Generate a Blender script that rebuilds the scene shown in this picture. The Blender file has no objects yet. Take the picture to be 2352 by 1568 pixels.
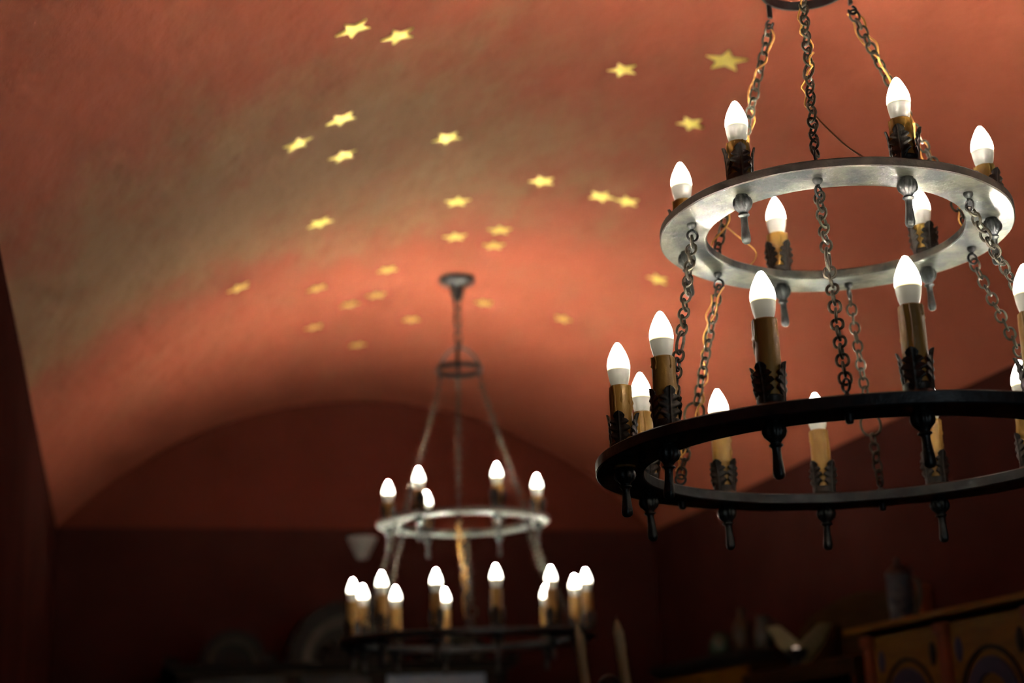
import bpy, math, random
from mathutils import Vector, Matrix, Quaternion
random.seed(7)
PI = math.pi
scene = bpy.context.scene
COL = scene.collection

# ------------------------------------------------------------------ camera, light, exposure
cam_d = bpy.data.cameras.new('camera')
cam = bpy.data.objects.new('camera', cam_d)
COL.objects.link(cam)
right = Vector((0.965532, -0.257844, -0.035543))
up = Vector((-0.037844, -0.274175, 0.960935))
fwd = Vector((0.257517, 0.926469, 0.274483))
m = Matrix((right, up, -fwd)).transposed().to_4x4()
m.translation = Vector((-1.125, 0.0, 1.35))
cam.matrix_world = m
cam_d.sensor_width = 36.0
cam_d.lens = 53.517
cam_d.clip_start = 0.02
cam_d.dof.use_dof = True
cam_d.dof.focus_distance = 2.22
cam_d.dof.aperture_fstop = 2.75
scene.camera = cam

BULB = 10200.0                      # radiance of the lit bulb globes
world = bpy.data.worlds.new('world')
scene.world = world
world.use_nodes = True
bg = world.node_tree.nodes['Background']
bg.inputs[0].default_value = (0.35, 0.55, 0.8, 1)
bg.inputs[1].default_value = 0.06

scene.view_settings.view_transform = 'Standard'
scene.view_settings.look = 'None'
scene.view_settings.gamma = 1.0
scene.view_settings.use_curve_mapping = False
scene.view_settings.exposure = 0.32
try:
    scene.cycles.use_denoising = True
    scene.cycles.use_light_tree = True
    scene.cycles.max_bounces = 6
    scene.cycles.diffuse_bounces = 1
    scene.cycles.glossy_bounces = 3
    scene.cycles.caustics_reflective = False
    scene.cycles.caustics_refractive = False
    scene.cycles.sample_clamp_indirect = 4.0
except Exception:
    pass

def area(name, loc, rot, sx, sy, power, color):
    d = bpy.data.lights.new(name, 'AREA')
    d.shape = 'RECTANGLE'; d.size = sx; d.size_y = sy
    d.energy = power; d.color = color
    o = bpy.data.objects.new(name, d)
    o.location = loc; o.rotation_euler = rot
    COL.objects.link(o)
    return o
# dusk daylight falling in through the window behind the camera
area('window_daylight', (0.1, -1.46, 1.5), (PI/2, 0, 0), 1.1, 1.3, 5.5, (0.82, 0.90, 1.0))

# ------------------------------------------------------------------ materials
def nodes_of(mat):
    mat.use_nodes = True
    nt = mat.node_tree
    return nt, nt.nodes, nt.links, nt.nodes['Principled BSDF']

def noise(nt, scale, detail=4.0, rough=0.55, coord='Object', stretch=None):
    tc = nt.nodes.new('ShaderNodeTexCoord')
    mp = nt.nodes.new('ShaderNodeMapping')
    nt.links.new(tc.outputs[coord], mp.inputs[0])
    if stretch: mp.inputs['Scale'].default_value = stretch
    n = nt.nodes.new('ShaderNodeTexNoise')
    n.inputs['Scale'].default_value = scale
    n.inputs['Detail'].default_value = detail
    n.inputs['Roughness'].default_value = rough
    nt.links.new(mp.outputs[0], n.inputs['Vector'])
    return n

def ramp(nt, src, stops):
    r = nt.nodes.new('ShaderNodeValToRGB')
    el = r.color_ramp.elements
    while len(el) > 1: el.remove(el[-1])
    el[0].position = stops[0][0]; el[0].color = (*stops[0][1], 1)
    for p, c in stops[1:]:
        e = el.new(p); e.color = (*c, 1)
    nt.links.new(src, r.inputs[0])
    return r

def mat_noise(name, c1, c2, scale=8, metallic=0.0, rough=0.5, rough2=None, bump=0.0, bscale=None, stretch=None, lo=0.35, hi=0.65, spec=0.5):
    mt = bpy.data.materials.new(name)
    nt, N, L, b = nodes_of(mt)
    n = noise(nt, scale, stretch=stretch)
    r = ramp(nt, n.outputs['Fac'], [(lo, c1), (hi, c2)])
    L.new(r.outputs[0], b.inputs['Base Color'])
    b.inputs['Metallic'].default_value = metallic
    b.inputs['Specular IOR Level'].default_value = spec
    if rough2 is None:
        b.inputs['Roughness'].default_value = rough
    else:
        rr = ramp(nt, n.outputs['Fac'], [(lo, (rough,)*3), (hi, (rough2,)*3)])
        L.new(rr.outputs[0], b.inputs['Roughness'])
    if bump:
        n2 = noise(nt, bscale or scale*3, 5)
        bp = N.new('ShaderNodeBump'); bp.inputs['Strength'].default_value = bump
        bp.inputs['Distance'].default_value = 0.004
        L.new(n2.outputs['Fac'], bp.inputs['Height'])
        L.new(bp.outputs[0], b.inputs['Normal'])
    return mt

def make_vault_mat(name):
    """terracotta plaster glaze with broad smoky-tan clouds"""
    mt = bpy.data.materials.new(name)
    nt, N, L, b = nodes_of(mt)
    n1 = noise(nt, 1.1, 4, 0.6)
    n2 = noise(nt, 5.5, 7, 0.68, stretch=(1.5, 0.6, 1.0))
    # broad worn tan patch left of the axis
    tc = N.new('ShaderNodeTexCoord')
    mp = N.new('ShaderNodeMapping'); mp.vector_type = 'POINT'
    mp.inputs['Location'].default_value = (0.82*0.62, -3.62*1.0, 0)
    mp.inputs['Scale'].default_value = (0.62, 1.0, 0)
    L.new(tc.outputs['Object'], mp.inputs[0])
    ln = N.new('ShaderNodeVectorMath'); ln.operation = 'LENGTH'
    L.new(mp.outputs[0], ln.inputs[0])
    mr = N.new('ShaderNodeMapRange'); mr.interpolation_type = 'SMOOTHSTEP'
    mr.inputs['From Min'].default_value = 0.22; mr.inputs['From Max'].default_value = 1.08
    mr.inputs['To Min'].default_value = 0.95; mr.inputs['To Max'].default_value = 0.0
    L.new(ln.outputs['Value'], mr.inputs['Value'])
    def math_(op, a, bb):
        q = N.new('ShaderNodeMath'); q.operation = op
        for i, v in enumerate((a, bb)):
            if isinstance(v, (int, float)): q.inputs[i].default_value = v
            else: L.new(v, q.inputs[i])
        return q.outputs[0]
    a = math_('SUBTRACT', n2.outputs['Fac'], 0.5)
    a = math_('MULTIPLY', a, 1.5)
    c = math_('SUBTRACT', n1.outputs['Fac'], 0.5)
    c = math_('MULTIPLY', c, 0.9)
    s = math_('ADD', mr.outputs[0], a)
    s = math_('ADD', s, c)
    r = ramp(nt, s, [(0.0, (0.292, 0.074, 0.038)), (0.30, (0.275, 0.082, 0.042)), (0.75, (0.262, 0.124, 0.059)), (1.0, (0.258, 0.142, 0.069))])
    L.new(r.outputs[0], b.inputs['Base Color'])
    b.inputs['Roughness'].default_value = 0.75
    b.inputs['Specular IOR Level'].default_value = 0.06
    bp = N.new('ShaderNodeBump'); bp.inputs['Strength'].default_value = 0.7; bp.inputs['Distance'].default_value = 0.02
    n3 = noise(nt, 7, 5, 0.55, stretch=(1.3, 0.7, 1.0))
    L.new(n3.outputs['Fac'], bp.inputs['Height']); L.new(bp.outputs[0], b.inputs['Normal'])
    return mt

def make_bulb_mat(name):
    mt = bpy.data.materials.new(name)
    nt, N, L, b = nodes_of(mt)
    b.inputs['Base Color'].default_value = (0.8, 0.78, 0.72, 1)
    b.inputs['Emission Color'].default_value = (1.0, 0.925, 0.80, 1)
    # an LED filament plate throws more light out of the top of the globe than out of its foot
    tc = N.new('ShaderNodeTexCoord'); sx = N.new('ShaderNodeSeparateXYZ')
    L.new(tc.outputs['Normal'], sx.inputs[0])
    mr = N.new('ShaderNodeMapRange')
    mr.interpolation_type = 'SMOOTHSTEP'
    mr.inputs['From Min'].default_value = 0.70; mr.inputs['From Max'].default_value = 0.98
    mr.inputs['To Min'].default_value = 0.0008*BULB; mr.inputs['To Max'].default_value = 1.5*BULB
    L.new(sx.outputs['Z'], mr.inputs['Value'])
    # the rim of the globe, where it meets the foot, glows dim and yellow
    tc2 = N.new('ShaderNodeSeparateXYZ'); L.new(tc.outputs['Object'], tc2.inputs[0])
    m2 = N.new('ShaderNodeMapRange'); m2.interpolation_type = 'SMOOTHSTEP'
    m2.inputs['From Min'].default_value = 0.0245; m2.inputs['From Max'].default_value = 0.0285
    L.new(tc2.outputs['Z'], m2.inputs['Value'])
    mc = N.new('ShaderNodeMix'); mc.data_type = 'RGBA'
    mc.inputs['A'].default_value = (1.0, 0.80, 0.36, 1); mc.inputs['B'].default_value = (1.0, 0.925, 0.80, 1)
    L.new(m2.outputs[0], mc.inputs['Factor']); L.new(mc.outputs['Result'], b.inputs['Emission Color'])
    mf = N.new('ShaderNodeMix'); mf.data_type = 'FLOAT'
    mf.inputs['A'].default_value = 0.95
    L.new(m2.outputs[0], mf.inputs['Factor']); L.new(mr.outputs[0], mf.inputs['B'])
    L.new(mf.outputs['Result'], b.inputs['Emission Strength'])
    return mt

M = {}
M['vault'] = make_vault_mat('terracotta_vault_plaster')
M['bulb'] = make_bulb_mat('lit_bulb_globe')
M['oxblood'] = mat_noise('oxblood_wall_paint', (0.04212, 0.0125, 0.009413), (0.03124, 0.009872, 0.00753), 3, rough=0.8, bump=0.3, bscale=14, spec=0.0)
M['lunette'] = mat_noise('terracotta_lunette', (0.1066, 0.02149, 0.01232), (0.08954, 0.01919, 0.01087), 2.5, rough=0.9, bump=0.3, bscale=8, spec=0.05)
M['floor'] = mat_noise('oiled_floor_board', (0.06, 0.033, 0.018), (0.096, 0.054, 0.03), 4, rough=0.5, stretch=(12, 1, 1))
M['gold'] = mat_noise('gold_star_paint', (0.98, 0.84, 0.20), (0.90, 0.74, 0.16), 30, metallic=0.9, rough=0.44)
M['ring'] = mat_noise('worn_grey_iron', (0.1336, 0.128, 0.09315), (0.04455, 0.05022, 0.0486), 15, metallic=0.88, rough=0.29, rough2=0.5, bump=0.35, bscale=70, lo=0.40, hi=0.60)
M['rim'] = mat_noise('rusty_dark_rim', (0.050, 0.038, 0.028), (0.020, 0.016, 0.013), 30, metallic=0.6, rough=0.5, bump=0.3, bscale=90)
M['black_iron'] = mat_noise('matte_black_iron', (0.016, 0.017, 0.016), (0.009, 0.010, 0.010), 40, metallic=0.2, rough=0.38, bump=0.2, bscale=150, spec=0.4)
M['ring_dark'] = mat_noise('dark_worn_iron', (0.07253, 0.07586, 0.07362), (0.03904, 0.0424, 0.04463), 16, metallic=0.85, rough=0.36, rough2=0.52, bump=0.25, bscale=70)
M['chain'] = mat_noise('bronzed_chain_iron', (0.098, 0.084, 0.058), (0.046, 0.041, 0.030), 60, metallic=0.85, rough=0.42, rough2=0.55, bump=0.2, bscale=200)
M['iron'] = mat_noise('blackened_iron', (0.045, 0.043, 0.04), (0.022, 0.022, 0.022), 40, metallic=0.75, rough=0.42, bump=0.2, bscale=150)
M['finial'] = mat_noise('dark_cast_iron', (0.0765, 0.07777, 0.0714), (0.03825, 0.0408, 0.04016), 50, metallic=0.85, rough=0.4, bump=0.3, bscale=180)
M['leaf'] = mat_noise('dark_leaf_iron', (0.0525, 0.0455, 0.0364), (0.028, 0.0252, 0.021), 60, metallic=0.7, rough=0.42, bump=0.2, bscale=200)
M['sleeve'] = mat_noise('ochre_wax_sleeve', (0.689, 0.3769, 0.07319), (0.4176, 0.1884, 0.03501), 26, rough=0.40, stretch=(1, 1, 0.25), bump=0.2, bscale=80)
M['base'] = mat_noise('white_bulb_base', (0.82, 0.82, 0.79), (0.74, 0.74, 0.71), 30, rough=0.38)
def base_mat(name):
    mt = bpy.data.materials.new(name)
    nt, N, L, b = nodes_of(mt)
    b.inputs['Base Color'].default_value = (0.74, 0.71, 0.63, 1)
    b.inputs['Roughness'].default_value = 0.38
    tr = N.new('ShaderNodeBsdfTranslucent'); tr.inputs[0].default_value = (0.85, 0.83, 0.74, 1)
    mx = N.new('ShaderNodeMixShader'); mx.inputs[0].default_value = 0.02
    L.new(b.outputs[0], mx.inputs[1]); L.new(tr.outputs[0], mx.inputs[2])
    L.new(mx.outputs[0], N['Material Output'].inputs[0])
    return mt
M['base'] = base_mat('white_translucent_bulb_base')
M['steel'] = mat_noise('bulb_cap_metal', (0.7, 0.7, 0.68), (0.5, 0.5, 0.48), 30, metallic=1, rough=0.25)
M['wire'] = mat_noise('ochre_wire', (0.748, 0.374, 0.07013), (0.561, 0.2525, 0.04208), 60, rough=0.5)
M['wire_dark'] = mat_noise('brown_wire', (0.42, 0.16, 0.05), (0.25, 0.09, 0.03), 60, rough=0.5)
M['darkwood'] = mat_noise('dark_carved_wood', (0.015, 0.013, 0.01), (0.009, 0.0075, 0.006), 10, rough=0.45, stretch=(1, 1, 6), spec=0.03)
M['palewood'] = mat_noise('worn_gilt_and_lit_edge', (0.05616, 0.04752, 0.0324), (0.03888, 0.0324, 0.0216), 14, rough=0.5, spec=0.03)  # pale arch bands, and the light painted onto the buffet molding
M['ochre'] = mat_noise('ochre_painted_wood', (0.1426, 0.06203, 0.006486), (0.1045, 0.04402, 0.005189), 9, rough=0.55, stretch=(1, 1, 5), spec=0.03)
M['russet'] = mat_noise('russet_painted_wood', (0.1545, 0.03788, 0.0156), (0.1129, 0.0303, 0.01247), 12, rough=0.55, spec=0.03)
M['bluepaint'] = mat_noise('violet_blue_paint', (0.0337, 0.02786, 0.05166), (0.02471, 0.02246, 0.0382), 12, rough=0.55, spec=0.03)
M['darkpaint'] = mat_noise('dark_brown_paint', (0.0144, 0.00912, 0.0048), (0.0096, 0.006, 0.00336), 14, rough=0.55, spec=0.03)
M['brownwood'] = mat_noise('brown_wood', (0.02553, 0.01277, 0.003713), (0.01787, 0.008815, 0.002785), 9, rough=0.5, stretch=(1, 1, 5), spec=0.03)
M['cream'] = mat_noise('cream_glaze', (0.3259, 0.2639, 0.1319), (0.2794, 0.2251, 0.1087), 12, rough=0.5)
M['plaster'] = mat_noise('pale_sconce_plaster', (0.27, 0.252, 0.216), (0.2376, 0.2196, 0.1872), 12, rough=0.65)
M['stone_blue'] = mat_noise('cobalt_stoneware', (0.01478, 0.0169, 0.02534), (0.05069, 0.04963, 0.05069), 40, rough=0.6, spec=0.15, lo=0.42, hi=0.6)
M['stone_grey'] = mat_noise('grey_stoneware', (0.0315, 0.0294, 0.021), (0.0231, 0.02205, 0.01575), 30, rough=0.5, spec=0.2)
M['stone_green'] = mat_noise('green_glass', (0.02, 0.035, 0.022), (0.03, 0.045, 0.028), 30, rough=0.12)
M['stone_brown'] = mat_noise('brown_stoneware', (0.0294, 0.01785, 0.00735), (0.021, 0.0126, 0.00525), 30, rough=0.5, spec=0.2)
M['pewter'] = mat_noise('pewter', (0.06, 0.054, 0.0495), (0.042, 0.039, 0.036), 30, metallic=0.9, rough=0.35)
M['darkglass'] = mat_noise('dark_gloss', (0.012, 0.016, 0.014), (0.02, 0.024, 0.02), 10, rough=0.06)
def globe_mat(name):
    mt = bpy.data.materials.new(name)
    nt, N, L, b = nodes_of(mt)
    b.inputs['Base Color'].default_value = (0.5, 0.4, 0.3, 1)
    b.inputs['Emission Color'].default_value = (1.0, 0.74, 0.55, 1)
    b.inputs['Emission Strength'].default_value = 0.45
    return mt
M['globe'] = globe_mat('dim_lit_globe')
M['taper'] = mat_noise('old_beeswax', (0.252, 0.186, 0.078), (0.198, 0.141, 0.057), 22, rough=0.45, stretch=(1, 1, 0.3))
M['wick'] = mat_noise('burnt_wick', (0.10, 0.06, 0.04), (0.05, 0.03, 0.02), 60, rough=0.8)
M['palepane'] = mat_noise('pale_blue_painted_reflection', (0.2904, 0.3485, 0.4162), (0.2323, 0.2807, 0.3485), 6, rough=0.22, spec=0.08)  # pale blue paints a daylight reflection into the right door's pane
M['greypane'] = mat_noise('dull_grey_glass', (0.03825, 0.036, 0.0306), (0.02925, 0.027, 0.0225), 6, rough=0.35, spec=0.08)
M['frame'] = mat_noise('white_window_paint', (0.6, 0.58, 0.52), (0.5, 0.48, 0.43), 8, rough=0.5)
def glass_mat(name):
    mt = bpy.data.materials.new(name)
    nt, N, L, b = nodes_of(mt)
    tr = N.new('ShaderNodeBsdfTransparent'); tr.inputs[0].default_value = (0.92, 0.95, 0.95, 1)
    gl = N.new('ShaderNodeBsdfGlossy'); gl.inputs['Roughness'].default_value = 0.02
    mx = N.new('ShaderNodeMixShader'); mx.inputs[0].default_value = 0.07
    L.new(tr.outputs[0], mx.inputs[1]); L.new(gl.outputs[0], mx.inputs[2])
    L.new(mx.outputs[0], N['Material Output'].inputs[0])
    return mt
M['glass'] = glass_mat('clear_window_glass')

# ------------------------------------------------------------------ mesh helpers
class MB:
    """collects shapes; build() links them as ONE mesh object"""
    def __init__(self): self.v = []; self.f = []
    def add(self, vs, fs, mt=None):
        k = len(self.v)
        self.v += [tuple(mt @ Vector(p)) if mt else tuple(p) for p in vs]
        self.f += [tuple(i + k for i in f) for f in fs]
        return self
    def box(self, x0, x1, y0, y1, z0, z1, b=0.0, mt=None):
        if b <= 0:
            vs = [(x0,y0,z0),(x1,y0,z0),(x1,y1,z0),(x0,y1,z0),(x0,y0,z1),(x1,y0,z1),(x1,y1,z1),(x0,y1,z1)]
            return self.add(vs, [(3,2,1,0),(4,5,6,7),(0,1,5,4),(1,2,6,5),(2,3,7,6),(3,0,4,7)], mt)
        b = min(b, (x1-x0)/2.2, (y1-y0)/2.2, (z1-z0)/2.2)
        vs = []
        for sx in (0, 1):
            for sy in (0, 1):
                for sz in (0, 1):
                    X = x1 if sx else x0; Y = y1 if sy else y0; Z = z1 if sz else z0
                    dx = -b if sx else b; dy = -b if sy else b; dz = -b if sz else b
                    vs += [(X, Y+dy, Z+dz), (X+dx, Y, Z+dz), (X+dx, Y+dy, Z)]
        idx = lambda sx, sy, sz, a: (sx*4 + sy*2 + sz)*3 + a
        fs = []
        for a in (0, 1, 2):
            for s in (0, 1):
                q = []
                for (p, r) in ((0,0),(1,0),(1,1),(0,1)):
                    c = [0,0,0]; c[a] = s; c[(a+1)%3] = p; c[(a+2)%3] = r
                    q.append(idx(*c, a))
                fs.append(tuple(q if s else q[::-1]))
        for a in (0, 1, 2):
            o1, o2 = (a+1)%3, (a+2)%3
            for p in (0, 1):
                for r in (0, 1):
                    e = []
                    for s in (0, 1):
                        c = [0,0,0]; c[a] = s; c[o1] = p; c[o2] = r
                        e.append((idx(*c, o1), idx(*c, o2)))
                    q = (e[0][0], e[1][0], e[1][1], e[0][1])
                    fs.append(q if (p ^ r) else q[::-1])
        for sx in (0,1):
            for sy in (0,1):
                for sz in (0,1):
                    t = tuple(idx(sx,sy,sz,a) for a in (0,1,2))
                    fs.append(t if (sx+sy+sz) % 2 else t[::-1])
        return self.add(vs, fs, mt)
    def lathe(self, prof, segs=24, mt=None, mod=None, a0=0.0, a1=2*PI, closed=True):
        """prof: list of (radius, z); mod(angle, r, z) may change the radius"""
        vs = []; fs = []; full = abs(a1 - a0 - 2*PI) < 1e-6
        n = segs if full else segs + 1
        rows = []
        for r, z in prof:
            if r < 1e-7:
                rows.append([len(vs)]); vs.append((0, 0, z))
            else:
                row = []
                for i in range(n):
                    a = a0 + (a1 - a0)*i/segs
                    rr = mod(a, r, z) if mod else r
                    row.append(len(vs)); vs.append((rr*math.cos(a), rr*math.sin(a), z))
                rows.append(row)
        for A, B in zip(rows, rows[1:]):
            for i in range(segs):
                j = (i + 1) % n if full else i + 1
                if len(A) == 1 and len(B) == 1: continue
                if len(A) == 1: fs.append((A[0], B[j], B[i]))
                elif len(B) == 1: fs.append((A[i], A[j], B[0]))
                else: fs.append((A[i], A[j], B[j], B[i]))
        return self.add(vs, fs, mt)
    def loop_lathe(self, prof, segs=96, mt=None, a0=0.0, a1=2*PI, mod=None):
        """closed profile swept round Z (rings and arches)"""
        vs = []; fs = []; full = abs(a1 - a0 - 2*PI) < 1e-6
        n = segs if full else segs + 1; k = len(prof)
        for i in range(n):
            a = a0 + (a1 - a0)*i/segs
            for r, z in prof:
                rr, zz = mod(a, r, z) if mod else (r, z)
                vs.append((rr*math.cos(a), rr*math.sin(a), zz))
        for i in range(segs):
            j = (i + 1) % n if full else i + 1
            for p in range(k):
                q = (p + 1) % k
                fs.append((i*k+p, j*k+p, j*k+q, i*k+q))
        if not full:
            fs.append(tuple(range(k))); fs.append(tuple((n-1)*k + p for p in range(k))[::-1])
        return self.add(vs, fs, mt)
    def tube(self, pts, r, segs=6, closed=False, mt=None, caps=True, ry=None):
        pts = [Vector(p) for p in pts]; n = len(pts); vs = []; fs = []
        nrm = None
        for i, p in enumerate(pts):
            if closed: t = (pts[(i+1) % n] - pts[i-1]).normalized()
            else: t = (pts[min(i+1, n-1)] - pts[max(i-1, 0)]).normalized()
            if nrm is None:
                nrm = t.orthogonal().normalized()
                if closed or ry:
                    for ax in (Vector((0,1,0)), Vector((0,0,1)), Vector((1,0,0))):
                        if abs(t.dot(ax)) < 0.9: nrm = (ax - t*ax.dot(t)).normalized(); break
            nrm = (nrm - t*nrm.dot(t)).normalized()
            bn = t.cross(nrm)
            rr = r[i] if isinstance(r, (list, tuple)) else r
            for k in range(segs):
                a = 2*PI*k/segs
                vs.append(p + nrm*(rr*math.cos(a)) + bn*((ry or rr)*math.sin(a)))
        m_ = n if closed else n - 1
        for i in range(m_):
            j = (i+1) % n
            for k in range(segs):
                l = (k+1) % segs
                fs.append((i*segs+k, i*segs+l, j*segs+l, j*segs+k))
        if not closed and caps:
            fs.append(tuple(range(segs))[::-1]); fs.append(tuple((n-1)*segs + k for k in range(segs)))
        return self.add([tuple(v) for v in vs], fs, mt)
    def mesh(self, name, mat, smooth=True):
        me = bpy.data.meshes.new(name)
        me.from_pydata(self.v, [], self.f)
        me.materials.append(mat)
        if smooth:
            me.polygons.foreach_set('use_smooth', [True]*len(me.polygons))
            try: me.set_sharp_from_angle(angle=math.radians(42))
            except Exception: pass
        me.update()
        return me
    def build(self, name, mat, parent=None, smooth=True, loc=None):
        o = bpy.data.objects.new(name, self.mesh(name, mat, smooth))
        COL.objects.link(o)
        if parent: o.parent = parent
        if loc: o.location = loc
        return o

def place(me, name, parent=None, mtx=None):
    o = bpy.data.objects.new(name, me); COL.objects.link(o)
    if parent: o.parent = parent
    if mtx is not None: o.matrix_local = mtx
    return o

def empty(name, loc=(0,0,0), rot=(0,0,0), parent=None):
    o = bpy.data.objects.new(name, None); COL.objects.link(o)
    o.empty_display_size = 0.05
    o.location = loc; o.rotation_euler = rot
    if parent: o.parent = parent
    return o

def tag(o, label=None, cat=None, group=None, kind=None):
    if label: o['label'] = label
    if cat: o['category'] = cat
    if group: o['group'] = group
    if kind: o['kind'] = kind
    return o

T = Matrix.Translation
def RZ(a): return Matrix.Rotation(a, 4, 'Z')
def RX(a): return Matrix.Rotation(a, 4, 'X')
def RY(a): return Matrix.Rotation(a, 4, 'Y')

def catmull(P, sub=6):
    P = [Vector(p) for p in P]; out = []
    Q = [P[0]*2 - P[1]] + P + [P[-1]*2 - P[-2]]
    for i in range(1, len(Q) - 2):
        a, b, c, d = Q[i-1], Q[i], Q[i+1], Q[i+2]
        for s in range(sub):
            t = s/sub
            out.append(0.5*((2*b) + (c - a)*t + (2*a - 5*b + 4*c - d)*t*t + (3*b - a - 3*c + d)*t**3))
    out.append(P[-1])
    return out

# ------------------------------------------------------------------ room shell (X across, Y along the vault axis)
W, ZS, RISE, YB, YF = 1.29, 2.39, 0.565, 6.43, -1.3
RV = (W*W + RISE*RISE)/(2*RISE)
ZC = ZS + RISE - RV
A_MAX = math.asin(W/RV)
def flare(x, y):                       # the left wall opens out slightly towards the camera
    return x*(1 + (0.0101*(YB - y) if x < 0 else 0.0))
def vault(u, y, off=0.0):              # u = arc length from the crown line
    a = u/RV
    return Vector((flare((RV - off)*math.sin(a), y), y, ZC + (RV - off)*math.cos(a)))

vb = MB(); NU, NY = 64, 40
vs = []; fs = []
for layer, off in ((0, 0.0), (1, -0.12)):
    for j in range(NY + 1):
        y = YF + (YB + 0.12 - YF)*j/NY
        for i in range(NU + 1):
            u = RV*A_MAX*(2*i/NU - 1)
            wob = 0.004*math.sin(3.1*u + 1.7*y)*math.sin(2.3*y + 0.6*u) if layer == 0 else 0
            vs.append(tuple(vault(u, y, off + wob)))
S = NU + 1; K = S*(NY + 1)
for j in range(NY):
    for i in range(NU):
        a = j*S + i
        fs.append((a, a+S, a+S+1, a+1)); fs.append((K+a, K+a+1, K+a+S+1, K+a+S))
for j in range(NY):
    for i in (0, NU):
        a = j*S + i; q = (a, a+S, K+a+S, K+a)
        fs.append(q if i else q[::-1])
for i in range(NU):
    for j in (0, NY):
        a = j*S + i; q = (a, a+1, K+a+1, K+a)
        fs.append(q if j == 0 else q[::-1])
vb.add(vs, fs)
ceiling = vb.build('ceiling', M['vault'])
tag(ceiling, 'terracotta barrel vault ceiling with painted gold stars', kind='structure')

# gold stars painted thick on the vault: (x, y, angle of one point, radius)
STARS = [(-0.659,2.803,-55,.038),(-0.549,2.885,-46,.037),(0.038,3.111,162,.036),(0.248,2.984,-105,.049),(0.290,3.318,152,.036),
 (-0.608,3.288,-55,.037),(-0.701,3.369,-95,.037),(-0.565,3.541,-107,.037),(-0.298,3.528,-60,.038),(-0.162,3.995,-98,.037),
 (0.041,3.815,165,.037),(0.230,3.861,65,.038),(0.307,3.857,-119,.036),(-0.554,4.029,-64,.037),(-0.099,4.300,-179,.037),
 (0.024,4.226,-106,.038),(0.041,4.367,-105,.036),(-0.254,4.603,-60,.034),(-0.745,4.417,-40,.036),(-0.470,4.688,20,.034),
 (-0.321,4.957,75,.036),(-0.242,4.882,40,.036),(-0.059,5.187,10,.034),(0.151,4.936,100,.034),(0.433,4.922,55,.034),
 (-0.412,5.180,30,.034),(-0.205,5.504,0,.034),(0.570,4.332,160,.036)]
for x, y, ang, R in STARS:
    u0 = RV*math.asin(x/(1 + (0.0101*(YB - y) if x < 0 else 0))/RV)
    pts = []
    for k in range(10):
        a = math.radians(ang) + PI*k/5
        r = R*1.04 if k % 2 == 0 else R*0.45
        pts.append((u0 + r*math.cos(a), y + r*math.sin(a)))
    def P(u, v, off):
        return tuple(vault(u, v, off + 0.004*math.sin(3.1*u + 1.7*v)*math.sin(2.3*v + 0.6*u)))
    b = MB(); vv = [P(u0, y, 0.0035)] + [P(u, v, 0.0028) for u, v in pts] + [P(u, v, -0.002) for u, v in pts]
    ff = []
    for k in range(10):
        j = (k+1) % 10
        ff.append((0, 1+j, 1+k)); ff.append((1+k, 1+j, 11+j, 11+k))
    ff.append(tuple(11+k for k in range(10)))
    b.add(vv, ff)
    b.build('star', M['gold'], ceiling, smooth=False)

def wall(name, b, mat, label):
    o = b.build(name, mat, smooth=False); tag(o, label, kind='structure'); return o
XL0, XL1 = flare(-W, YF), flare(-W, YB)
b = MB(); b.add([(XL0,YF,0),(XL1,YB,0),(XL1-.12,YB,0),(XL0-.12,YF,0),(XL0,YF,ZS),(XL1,YB,ZS),(XL1-.12,YB,ZS),(XL0-.12,YF,ZS)],
      [(3,2,1,0),(4,5,6,7),(0,1,5,4),(1,2,6,5),(2,3,7,6),(3,0,4,7)])
wall('wall_left', b, M['oxblood'], 'dark oxblood red wall on the left below the vault')
wall('wall_right', MB().box(W, W+.12, YF, YB, 0, ZS), M['oxblood'], 'dark oxblood red wall on the right behind the cupboards')
wb = wall('wall_back', MB().box(-W-.14, W+.12, YB, YB+.12, 0, ZS), M['oxblood'], 'dark oxblood red end wall behind the far chandelier')
lv = []; 
for off in (0, .12):
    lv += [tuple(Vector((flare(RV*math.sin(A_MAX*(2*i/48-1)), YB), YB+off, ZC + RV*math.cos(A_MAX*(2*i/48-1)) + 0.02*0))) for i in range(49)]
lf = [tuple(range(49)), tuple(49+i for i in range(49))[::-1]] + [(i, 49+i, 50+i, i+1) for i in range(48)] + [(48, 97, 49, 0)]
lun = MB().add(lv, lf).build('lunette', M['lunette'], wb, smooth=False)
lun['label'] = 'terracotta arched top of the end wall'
# floor of single boards
fl = MB().box(-1.55, 1.41, YF, YB+.12, -0.12, -0.022).build('floor', M['floor'], smooth=False)
tag(fl, 'oiled wooden board floor', kind='structure')
bm_ = MB().box(-0.083, 0.083, YF+.01, YB, -0.022, 0.0, 0.003).mesh('floor_board', M['floor'], False)
for i in range(17):
    place(bm_, 'floor_board', fl, T((-1.43 + 0.17*i + 0.05, 0, 0)))
# front wall behind the camera, with its window
wf = MB()
wf.box(-1.55, -0.5, YF-.12, YF, 0, 2.39); wf.box(0.7, 1.41, YF-.12, YF, 0, 2.39)
wf.box(-0.5, 0.7, YF-.12, YF, 0, 0.8); wf.box(-0.5, 0.7, YF-.12, YF, 2.2, 2.39)
wfo = wall('wall_front', wf, M['oxblood'], 'dark red wall behind the camera around a window')
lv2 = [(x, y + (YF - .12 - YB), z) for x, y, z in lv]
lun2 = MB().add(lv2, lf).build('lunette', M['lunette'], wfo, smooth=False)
wn = MB()
for x0, x1, z0, z1 in ((-.5,-.44,.8,2.2),(.64,.7,.8,2.2),(-.44,.64,.8,.86),(-.44,.64,2.14,2.2),(.08,.12,.86,2.14),(-.44,.08,1.6,1.64),(.12,.64,1.6,1.64)):
    wn.box(x0, x1, YF-.08, YF-.03, z0, z1, .004)
wno = wn.build('window_1', M['frame'], smooth=False); tag(wno, 'white casement window behind the camera', kind='structure')
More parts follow.
